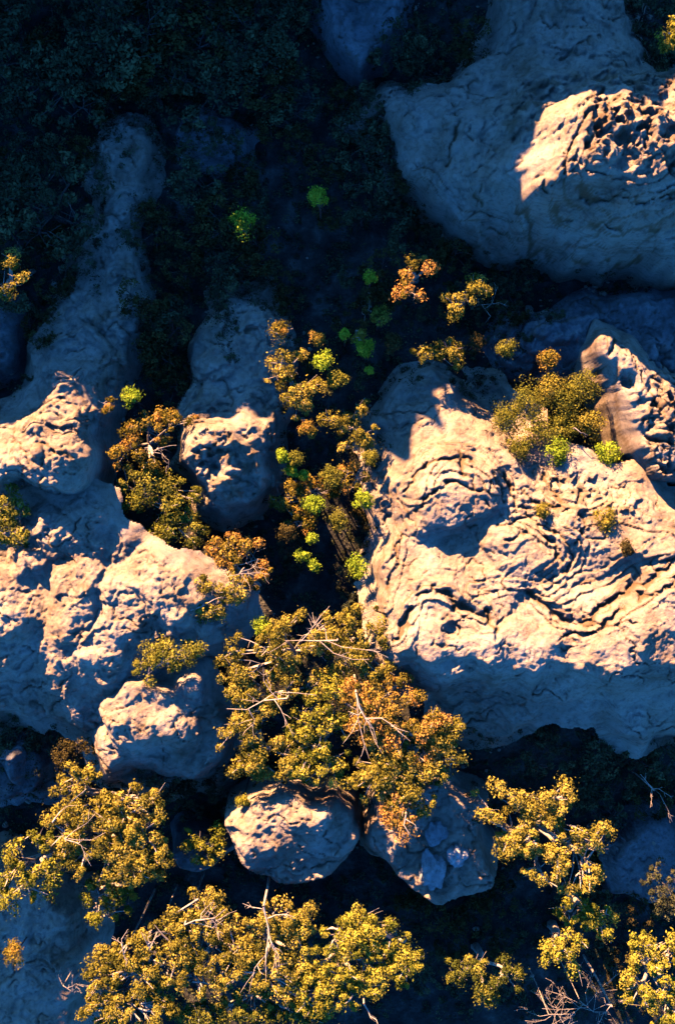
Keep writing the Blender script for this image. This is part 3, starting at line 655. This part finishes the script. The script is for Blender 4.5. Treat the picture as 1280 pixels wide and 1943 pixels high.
# --- bottom
tree('eucalypt_tree', 'tree', 'golden tree at the bottom edge, leftmost of the bottom row', [(230,1870,75,60),(290,1830,80,60),(200,1930,60,30),(260,1930,70,30)], 8.2, 2.2, 'gold', (250,1880), gap=0.32)
tree('eucalypt_tree', 'tree', 'golden tree with bleached upper twigs, second from the left in the bottom row', [(370,1790,60,60),(330,1750,40,30),(380,1850,50,50),(400,1720,40,30)], 8.0, 2.2, 'gold', (370,1820), gap=0.38)
tree('eucalypt_tree', 'tree', 'golden tree around the bright dead trunk in the bottom row', [(500,1780,70,60),(460,1840,50,50),(560,1760,40,40),(530,1860,70,50)], 8.4, 2.2, 'gold', (500,1820), gap=0.35, tone0=0.6)
tree('eucalypt_tree', 'tree', 'yellow leafed tree filling the bottom edge right of the bright dead trunk', [(640,1820,75,65),(610,1890,80,45),(690,1780,60,40),(680,1870,50,40)], 8.4, 2.2, 'yellow', (640,1850), gap=0.28, tone0=0.6)
tree('eucalypt_tree', 'tree', 'yellow clumped tree at the right end of the bottom row', [(750,1810,45,50),(770,1850,35,30)], 8.0, 1.8, 'yellow', (750,1820), gap=0.3, tone0=0.6)
tree('eucalypt_tree', 'tree', 'olive undergrowth tree at the very bottom edge below the dead trunk', [(470,1920,60,30),(560,1935,60,25),(380,1930,50,25)], 6.5, 1.6, 'olive', (480,1930), gap=0.3)
# --- lower right
tree('eucalypt_tree', 'tree', 'open golden tree with airy clumps standing alone over dark ground, lower right', [(960,1530,50,40),(1050,1530,50,45),(1020,1590,70,50),(1110,1590,50,35),(1080,1660,65,45),(990,1620,40,45)], 9.2, 2.4, 'gold', (1030,1600), gap=0.46, tone0=0.7, limb=0.8)
tree('small_tree', 'tree', 'yellow olive sapling just below the open golden tree', [(1110,1735,45,35),(1150,1760,20,22)], 7.0, 1.4, 'yellow', (1110,1740), gap=0.4)
tree('small_tree', 'tree', 'bright yellow crowned sapling above the grey brush, lower right', [(1075,1815,42,38)], 7.2, 1.4, 'yellow', (1080,1820), gap=0.28, tone0=0.8)
tree('eucalypt_tree', 'tree', 'bright yellow green tree in the bottom right corner', [(1250,1820,50,40),(1240,1880,50,50),(1270,1930,40,30),(1210,1795,14,12)], 8.0, 2.0, 'yellow', (1260,1870), gap=0.28, tone0=0.8)
tree('small_tree', 'tree', 'dim olive tree low in the shade below the three pale boulders', [(880,1850,32,24),(940,1870,50,40)], 4.8, 1.4, 'olive', (920,1860), gap=0.3, tone0=0.35)
# --- left middle
tree('eucalypt_tree', 'tree', 'rusty olive tree with a bare fork between the left dome and the small knob', [(280,810,50,30),(260,860,55,35),(340,800,30,20)], 7.6, 1.8, 'rust', (280,850), gap=0.4, tone0=0.4)
tree('eucalypt_tree', 'tree', 'dense olive tree directly below the bare forked one, left of the small knob', [(270,930,60,45),(330,950,45,45),(330,1010,50,35)], 7.2, 2.0, 'olive', (300,960), gap=0.22, tone0=0.5)
tree('rusty_shrub', 'shrub', 'rusty orange shrub with pale twigs under the small knob', [(450,1050,55,40),(480,1090,30,25)], 7.4, 1.6, 'rust', (450,1080), gap=0.36, tone0=0.6)
tree('golden_bush', 'bush', 'mustard golden bush clinging to the right end of the lumpy outcrop', [(385,1140,42,40),(430,1125,30,26)], 9.2, 1.6, 'gold', (385,1150), gap=0.1, tone0=0.55, leaf_n=110)
tree('leafy_bush', 'bush', 'olive green leafy bush between the lumpy outcrop and the boulder below it', [(315,1250,50,30),(280,1275,30,24),(370,1245,20,18)], 10.0, 1.8, 'olive', (310,1262), gap=0.15, tone0=0.7)
tree('leafy_bush', 'bush', 'bright olive bush cut by the left edge below the rounded dome', [(10,960,40,34),(25,1010,38,30)], 9.2, 1.8, 'olive', (15,985), gap=0.12, tone0=0.75)
tree('small_tree', 'tree', 'small rusty sapling beside the bright green ball at the top of the left gully', [(208,765,20,14)], 7.2, 0.9, 'rust', (210,770), gap=0.15, tone0=0.4)
# --- ravine middle
tree('eucalypt_tree', 'tree', 'slender golden tree in the ravine left of the largest pale green ball', [(545,700,35,40),(560,750,35,40),(595,735,20,12),(515,730,16,14)], 6.6, 1.6, 'gold', (550,730), gap=0.36)
tree('small_tree', 'tree', 'rusty sapling with bare twigs at the top of the slender golden tree', [(548,635,30,22)], 7.0, 1.2, 'rust', (548,640), gap=0.4, tone0=0.3)
tree('eucalypt_tree', 'tree', 'golden ravine tree beside the shaded foot of the shadow striped ramp', [(680,800,35,40),(640,800,35,18),(670,840,30,20)], 6.8, 1.6, 'gold', (670,810), gap=0.36)
tree('eucalypt_tree', 'tree', 'orange gold tree alone in the dark, above the shadow striped ramp', [(795,510,28,22),(780,545,24,20)], 9.4, 1.4, 'rust', (790,530), gap=0.25, tone0=0.75)
tree('eucalypt_tree', 'tree', 'golden brown tree right of the orange gold one, below the big dome', [(875,580,38,26),(905,545,18,26)], 8.6, 1.4, 'gold', (880,575), gap=0.25, tone0=0.5)
tree('small_tree', 'tree', 'two tufted sapling at the head of the shadow striped ramp', [(800,665,20,18),(850,670,28,28),(870,650,16,14)], 6.8, 1.3, 'gold', (830,672), gap=0.3, tone0=0.4)
tree('small_tree', 'tree', 'brown leaved sapling under the small pale green ball, upper centre', [(690,580,24,34)], 6.0, 1.2, 'brown', (690,590), gap=0.3)
tree('eucalypt_tree', 'tree', 'brown olive tree in the ravine below the small knob, among green balls', [(560,950,45,40),(600,920,40,25),(570,985,25,25)], 5.2, 1.8, 'rust', (570,950), gap=0.3, tone0=0.3)
tree('small_tree', 'tree', 'brown golden tree over the dark ravine left of the curving ledges', [(655,910,40,25)], 6.0, 1.3, 'rust', (655,915), gap=0.3, tone0=0.4)
tree('small_tree', 'tree', 'golden tuft growing beside the small yellow green ball, mid ravine', [(672,636,16,16)], 6.4, 0.9, 'gold', (672,640), gap=0.1)
tree('small_tree', 'tree', 'golden tree partly cut by the top right corner', [(1275,50,30,34)], 11.5, 1.6, 'yellow', (1285,60), gap=0.2, tone0=0.7)
tree('small_tree', 'tree', 'dim yellow tree at the left edge beside the long shaded slope', [(10,545,26,18),(40,530,14,12),(15,490,20,14)], 11.6, 1.2, 'gold', (15,540), gap=0.2)
# --- bush cluster by the fin
for i, (px, py, r, lf, lb) in enumerate([
    (960,795,30,'olive','leftmost olive bush of the cluster beside the sunlit fin'),
    (1000,760,34,'olive','broad olive bush at the top left of the cluster beside the fin'),
    (1045,735,30,'gold','golden bush at the top of the cluster beside the fin'),
    (1072,765,32,'olive','smooth yellow olive bush in the middle top of the cluster'),
    (1020,815,34,'olive','dark olive bush in the centre of the cluster'),
    (1068,815,30,'olive','lumpy bush right of centre in the cluster, left of the pale twig'),
    (1052,858,26,'green','brightest green bush at the bottom of the cluster'),
    (1108,740,30,'olive','bush pressed against the foot of the fin, topmost right of the cluster'),
    (1120,800,28,'gold','golden brown bush against the fin above the lowest green tuft'),
    (1150,860,24,'green','green tuft at the lower right of the cluster, under the fin'),
    (985,850,22,'olive','small shaded bush at the lower left edge of the cluster')]):
    bush(lb, px, py, r * 1.2, 6.4 if i < 7 else 6.6, lf, 'bushes clustered beside the fin', name='leafy_bush', n=18)
# --- small bright ball-shaped bushes
for px, py, r, z, lf, lb in [
    (702,527,12,7.6,'green','small bright green ball bush alone in the dark, upper centre'),
    (612,684,21,6.2,'green','pale green ball bush, biggest in the upper ravine'),
    (654,632,10,6.6,'green','tiny yellow green ball left of a golden tuft'),
    (692,660,16,6.0,'green','lime green oval bush right of the biggest upper ball'),
    (700,703,8,5.0,'green','tiny green ball lowest of the upper ravine group'),
    (246,756,17,6.6,'green','bright green ball at the top of the left gully'),
    (535,865,13,5.2,'green','green ball beside the right rim of the small knob'),
    (553,893,11,4.6,'green','small green ball just below the one beside the knob'),
    (576,903,11,4.4,'green','small olive green ball, third down from the knob rim'),
    (594,958,17,4.8,'green','bright green ball in the middle of the ravine'),
    (690,949,20,5.2,'green','large lime ball beside the left wall of the largest outcrop'),
    (591,1020,11,4.0,'green','small lime ball above a pair of green balls'),
    (573,1055,11,4.0,'green','left ball of the pair of lime bushes low in the ravine'),
    (597,1070,13,4.0,'green','right ball of the pair of lime bushes low in the ravine'),
    (677,1075,22,4.6,'green','brightest lime ball, low in the ravine near the outcrop wall'),
    (498,1190,18,6.2,'green','lime green bush beside the top of the central tree group'),
    (460,424,26,7.6,'green','large dim green ball with a bright crest, in the shaded upper gully'),
    (605,372,19,8.4,'green','dim green cone bush with a yellow tip, highest in the upper centre')]:
    bush(lb, px, py, r * 1.12, z + 1.3, lf, 'ball shaped bushes along the ravine')
for px, py, r, z, lf, lb in [
    (625,905,22,5.0,'olive','dull olive scrub bush between the two middle lime balls of the ravine'),
    (560,870,16,5.4,'olive','dull olive tuft touching the green ball at the knob rim'),
    (640,985,20,4.6,'olive','olive scrub bush left of the large lime ball by the outcrop wall'),
    (545,1010,18,4.4,'brown','brown scrub bush left of the small lime ball low in the ravine'),
    (720,600,20,6.4,'olive','olive scrub bush between the brown sapling and the golden brown tree'),
    (745,650,22,6.0,'brown','brown scrub bush just left of the two tufted sapling'),
    (640,720,20,6.2,'olive','olive scrub bush right of the slender golden tree'),
    (600,640,16,6.6,'rust','rusty scrub tuft above the biggest upper green ball'),
    (585,820,20,5.6,'rust','rusty scrub bush under the slender golden tree'),
    (700,870,18,5.6,'olive','olive scrub bush below the golden ravine tree by the ramp'),
    (960,660,22,5.4,'olive','dark olive bush above the cluster, left of the fin'),
    (1040,680,20,5.8,'rust','rusty bush just above the golden bush of the cluster'),
    (900,650,20,5.2,'brown','brown bush right of the two tufted sapling at the ramp head')]:
    bush(lb, px, py, r, z + 1.0, lf, name='scrub_bush', n=16)
bush('dry tan bush growing on the sunlit plateau of the largest outcrop', 1148, 985, 26, 9.8, 'gold', name='dry_bush')
bush('small tan tuft beside the curving ledges of the largest outcrop', 1028, 968, 15, 9.0, 'gold', name='dry_bush')
bush('faint brown tuft on the sunlit plateau below the dry tan bush', 1180, 1040, 14, 9.8, 'brown', name='dry_bush')
bush('small yellow tuft above the left shoulder of the pale smooth boulder', 458, 1522, 14, 5.6, 'yellow', name='dry_bush')
bush('small orange and green bush on the corner shelf at the lower left edge', 28, 1810, 24, 3.4, 'rust', name='dry_bush')

# --- bleached dead wood
dead_tree('bright bleached dead trunk with hanging limbs in the bottom row', (500,1720), 9.4, [(505,1860),(480,1850),(520,1800),(460,1715),(560,1740),(530,1830)], r0=0.17)
dead_tree('white twiggy dead crown curling beside the bottom row, left of the dead trunk', (350,1755), 8.6, [(430,1720),(425,1745),(410,1760),(415,1775),(400,1715)], r0=0.12)
dead_tree('white arched dead branches at the upper left of the bottom row', (235,1810), 8.6, [(245,1760),(212,1780),(240,1830)], r0=0.12)
dead_tree('pale dead twigs standing between the arched branches and the twiggy crown', (285,1800), 8.8, [(270,1765),(300,1770),(295,1810),(315,1765)], r0=0.1)
dead_tree('long pale pole leaning over the ragged tree in the lower left', (100,1560), 8.8, [(166,1495)], r0=0.13, twigs=2)
dead_tree('pale forked branches inside the big lower left tree', (150,1600), 9.0, [(110,1575),(180,1545),(175,1640),(200,1580)], r0=0.1)
dead_tree('long pale limbs crossing the left of the central tree group', (545,1325), 9.3, [(430,1345),(500,1265),(600,1320),(480,1380),(555,1390)], r0=0.13)
dead_tree('pale forking limbs at the top of the central tree group', (640,1215), 9.9, [(540,1215),(590,1180),(720,1235),(700,1250),(625,1150)], r0=0.12)
dead_tree('thick pale limbs leaning down the right side of the central group', (675,1315), 10.6, [(705,1380),(715,1410),(660,1350),(760,1390),(700,1440)], r0=0.17)
dead_tree('pale stub hanging over the three pale boulders', (770,1545), 9.6, [(780,1590),(790,1575)], r0=0.14, twigs=1)
dead_tree('white forked twig in the tree left of the small knob', (300,850), 8.0, [(275,850),(315,870),(320,890),(335,845)], r0=0.09)
dead_tree('pale twigs reaching from the rusty shrub under the knob', (460,1080), 8.0, [(425,1110),(510,1090),(475,1110),(490,1060)], r0=0.09)
dead_tree('pale twig lying across the bush cluster beside the fin', (1090,812), 7.9, [(1115,826)], r0=0.09, twigs=1)
dead_tree('bleached broken branch at the bottom edge left of the yellow end tree', (690,1905), 8.4, [(712,1940),(720,1955)], r0=0.13, twigs=1)
dead_tree('twigs of the dead branch tips in the ravine above the shadow striped ramp', (930,600), 4.0, [(900,560),(960,580),(940,550)], r0=0.07, mat=M_BARK)
dead_tree('blue grey bare branches low in the shade at the lower right edge', (1240,1500), 5.0, [(1215,1470),(1230,1530),(1270,1510),(1275,1560)], r0=0.09)
dead_tree('orange broken stump on dark ground near the bottom right corner', (1160,1910), 3.5, [(1140,1895),(1150,1930)], r0=0.15, twigs=1)
for q, (px, py, lb) in enumerate([(1100, 1900, 'fan of fine grey dead twigs at the bottom edge, lower right'), (1040, 1925, 'smaller spray of grey dead twigs left of the grey fan at the bottom edge'),
                       (120, 1870, 'thin grey dead sticks leaning over the corner shelf')]):
    rsd = random.Random(q + 5); R_ = [95, 60, 50][q]
    dead_tree(lb, (px, py), 2.6, [(px + R_ * math.cos(a) * rsd.uniform(0.5, 1), py - R_ * math.sin(a) * rsd.uniform(0.5, 1)) for a in [i * 0.55 - 0.5 for i in range(11 if q < 2 else 5)]],
              name='dead_brush', cat='dead brush', r0=0.06, mat=M_BARK, twigs=7)

# --- dark trees standing in the shade: five kinds, then copies with their own trunk and crown
protos = []
for i in range(5):
    rs = np.random.RandomState(900 + i); r = 2.2 + 0.35 * i
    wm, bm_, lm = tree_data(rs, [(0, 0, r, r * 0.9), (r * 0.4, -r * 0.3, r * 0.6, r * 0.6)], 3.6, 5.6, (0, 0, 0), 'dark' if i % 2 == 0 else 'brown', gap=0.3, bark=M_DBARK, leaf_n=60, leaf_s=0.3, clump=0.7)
    protos.append((wm, bm_, lm))
rnd = random.Random(11)
def in_poly(x, y, P):
    c = False; m = len(P)
    for i in range(m):
        ax_, ay_ = P[i]; bx_, by_ = P[(i + 1) % m]
        if (ay_ > y) != (by_ > y) and x < (bx_ - ax_) * (y - ay_) / (by_ - ay_) + ax_: c = not c
    return c
placed = []
def grove(poly, n, label, group, smin=0.55, smax_=1.45, mind=70, maxz=2.4):
    xs = [p[0] for p in poly]; ys = [p[1] for p in poly]; k = 0; tries = 0
    while k < n and tries < 3000:
        tries += 1
        px, py = rnd.uniform(min(xs), max(xs)), rnd.uniform(min(ys), max(ys))
        if not in_poly(px, py, poly): continue
        if any((px - a) ** 2 + (py - b) ** 2 < mind ** 2 for a, b in placed): continue
        x, y = U(px, py, 3); z = surf_z(x, y)
        if z > maxz: continue
        placed.append((px, py)); k += 1
        wm, bm_, lm = protos[rnd.randrange(5)]; s = rnd.uniform(smin, smax_)
        root = bpy.data.objects.new('shaded_tree', None); scene.collection.objects.link(root)
        root.location = (x, y, z); root.rotation_euler = (0, 0, rnd.uniform(0, 6.28)); root.scale = (s, s, s * rnd.uniform(0.8, 1.1))
        tag(root, label, 'tree', group)
        tk = link('trunk', wm, root); link('branches', bm_, tk); link('crown', lm, root)
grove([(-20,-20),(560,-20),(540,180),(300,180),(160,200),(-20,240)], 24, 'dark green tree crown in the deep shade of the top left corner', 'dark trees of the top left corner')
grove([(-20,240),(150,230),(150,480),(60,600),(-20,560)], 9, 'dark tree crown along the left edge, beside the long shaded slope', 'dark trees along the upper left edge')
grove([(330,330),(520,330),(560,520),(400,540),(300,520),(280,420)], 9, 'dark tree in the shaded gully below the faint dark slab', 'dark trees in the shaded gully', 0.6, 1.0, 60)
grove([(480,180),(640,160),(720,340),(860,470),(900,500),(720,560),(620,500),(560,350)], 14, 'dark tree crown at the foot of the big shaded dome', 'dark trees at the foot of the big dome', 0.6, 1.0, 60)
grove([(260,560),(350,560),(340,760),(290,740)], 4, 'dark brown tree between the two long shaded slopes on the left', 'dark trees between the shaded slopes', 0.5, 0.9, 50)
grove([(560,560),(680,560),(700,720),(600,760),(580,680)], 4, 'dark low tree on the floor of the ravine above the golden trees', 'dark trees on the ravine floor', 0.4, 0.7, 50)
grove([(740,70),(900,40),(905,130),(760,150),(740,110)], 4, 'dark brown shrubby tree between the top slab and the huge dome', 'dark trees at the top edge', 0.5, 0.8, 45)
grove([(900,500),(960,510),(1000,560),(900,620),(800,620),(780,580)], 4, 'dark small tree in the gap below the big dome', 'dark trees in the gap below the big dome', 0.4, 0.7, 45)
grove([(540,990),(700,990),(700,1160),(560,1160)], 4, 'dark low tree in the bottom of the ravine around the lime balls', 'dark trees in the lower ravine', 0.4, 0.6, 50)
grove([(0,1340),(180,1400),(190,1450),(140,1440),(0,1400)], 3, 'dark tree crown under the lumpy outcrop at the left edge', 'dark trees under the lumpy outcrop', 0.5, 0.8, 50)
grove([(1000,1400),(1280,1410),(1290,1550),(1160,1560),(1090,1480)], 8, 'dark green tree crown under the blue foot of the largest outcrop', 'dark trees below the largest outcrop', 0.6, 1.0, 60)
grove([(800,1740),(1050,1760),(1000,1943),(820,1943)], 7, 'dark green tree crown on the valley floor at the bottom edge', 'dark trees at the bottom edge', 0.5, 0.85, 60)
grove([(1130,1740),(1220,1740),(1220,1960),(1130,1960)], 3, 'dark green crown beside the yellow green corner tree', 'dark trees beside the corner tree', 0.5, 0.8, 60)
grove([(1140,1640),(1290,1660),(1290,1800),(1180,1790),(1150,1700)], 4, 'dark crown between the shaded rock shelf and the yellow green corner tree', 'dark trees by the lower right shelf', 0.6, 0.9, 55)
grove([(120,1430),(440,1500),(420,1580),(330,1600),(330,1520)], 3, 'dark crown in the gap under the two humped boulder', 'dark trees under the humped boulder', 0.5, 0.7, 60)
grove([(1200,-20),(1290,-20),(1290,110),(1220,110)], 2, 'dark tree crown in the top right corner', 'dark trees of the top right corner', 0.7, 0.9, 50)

protos = protos[:]
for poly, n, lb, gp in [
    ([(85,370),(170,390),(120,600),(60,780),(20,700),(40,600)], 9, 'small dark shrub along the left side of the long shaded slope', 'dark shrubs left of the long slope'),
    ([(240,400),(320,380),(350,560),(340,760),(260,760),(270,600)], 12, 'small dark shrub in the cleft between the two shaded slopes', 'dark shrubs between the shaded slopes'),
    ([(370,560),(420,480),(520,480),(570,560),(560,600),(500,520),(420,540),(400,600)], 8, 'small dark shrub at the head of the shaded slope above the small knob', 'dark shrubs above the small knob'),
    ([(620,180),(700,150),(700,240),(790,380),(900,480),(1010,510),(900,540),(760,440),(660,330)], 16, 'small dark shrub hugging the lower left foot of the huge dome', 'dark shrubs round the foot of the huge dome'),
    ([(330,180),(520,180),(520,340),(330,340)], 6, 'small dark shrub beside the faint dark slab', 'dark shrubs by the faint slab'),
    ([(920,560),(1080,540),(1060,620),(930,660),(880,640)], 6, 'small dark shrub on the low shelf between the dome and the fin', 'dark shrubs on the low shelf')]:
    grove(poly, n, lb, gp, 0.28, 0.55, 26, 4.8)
# --- low ground cover over the floor: uncountable
rs = np.random.RandomState(5)
pts = []
while len(pts) < 5600:
    x, y = rs.uniform(-36, 36), rs.uniform(-52, 52)
    z = surf_z(x, y)
    lim = (-6.0 if y < -30 else 2.6) * 1.0 + perlin(np.array([x / 3]), np.array([y / 3]), 16)[0] * 1.5
    if z < lim and perlin(np.array([x / 2.5]), np.array([y / 2.5]), 6)[0] > -0.25: pts.append((x, y, z + 0.15))
C = np.array(pts)
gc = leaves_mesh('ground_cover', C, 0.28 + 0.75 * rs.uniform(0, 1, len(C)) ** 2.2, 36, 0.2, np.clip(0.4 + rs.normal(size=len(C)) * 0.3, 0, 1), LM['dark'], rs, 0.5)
tag(link('ground_cover', gc), 'dark low scrub and ferns over the ravine floor', 'scrub', kind='stuff')

# --- fallen stones and chips round the rock feet: uncountable
rs = np.random.RandomState(8); SV = []; SF = []; nb_ = 0
ico = np.array([(0,0,1),(0.9,0,0.4),(0.3,0.85,0.4),(-0.7,0.5,0.4),(-0.7,-0.5,0.4),(0.3,-0.85,0.4),(0.7,0.5,-0.4),(-0.3,0.85,-0.4),(-0.9,0,-0.4),(-0.3,-0.85,-0.4),(0.7,-0.5,-0.4),(0,0,-1)])
icf = [(0,1,2),(0,2,3),(0,3,4),(0,4,5),(0,5,1),(1,6,2),(2,7,3),(3,8,4),(4,9,5),(5,10,1),(6,7,2),(7,8,3),(8,9,4),(9,10,5),(10,6,1),(11,7,6),(11,8,7),(11,9,8),(11,10,9),(11,6,10)]
k = 0
while k < 1100:
    x, y = rs.uniform(-34, 34), rs.uniform(-51, 51); z = surf_z(x, y)
    low = z < (-6.5 if y < -30 else 1.5)
    if low:
        e = max(surf_z(x + 1.3, y), surf_z(x - 1.3, y + 0.6), surf_z(x, y - 1.3)) - z
        if e < 0.9 and rs.uniform() > 0.06: continue
    elif rs.uniform() > 0.06: continue
    r = 0.07 + 0.34 * rs.uniform() ** 3; k += 1
    if not low: r *= 0.55
    SV.append(ico * (r * rs.uniform(0.7, 1.3, (12, 1))) * np.array([1, rs.uniform(0.6, 1.1), 0.7]) + np.array([x, y, z + r * 0.2]))
    SF += [(a + nb_, b + nb_, c + nb_) for a, b, c in icf]; nb_ += 12
SV = np.concatenate(SV)
tag(link('fallen_stones', mesh_np('fallen_stones', SV, SF, M_ROCK, False, {'dirt': np.zeros(len(SV))})), 'broken stones and chips fallen round the feet of the rocks', 'rubble', kind='stuff')
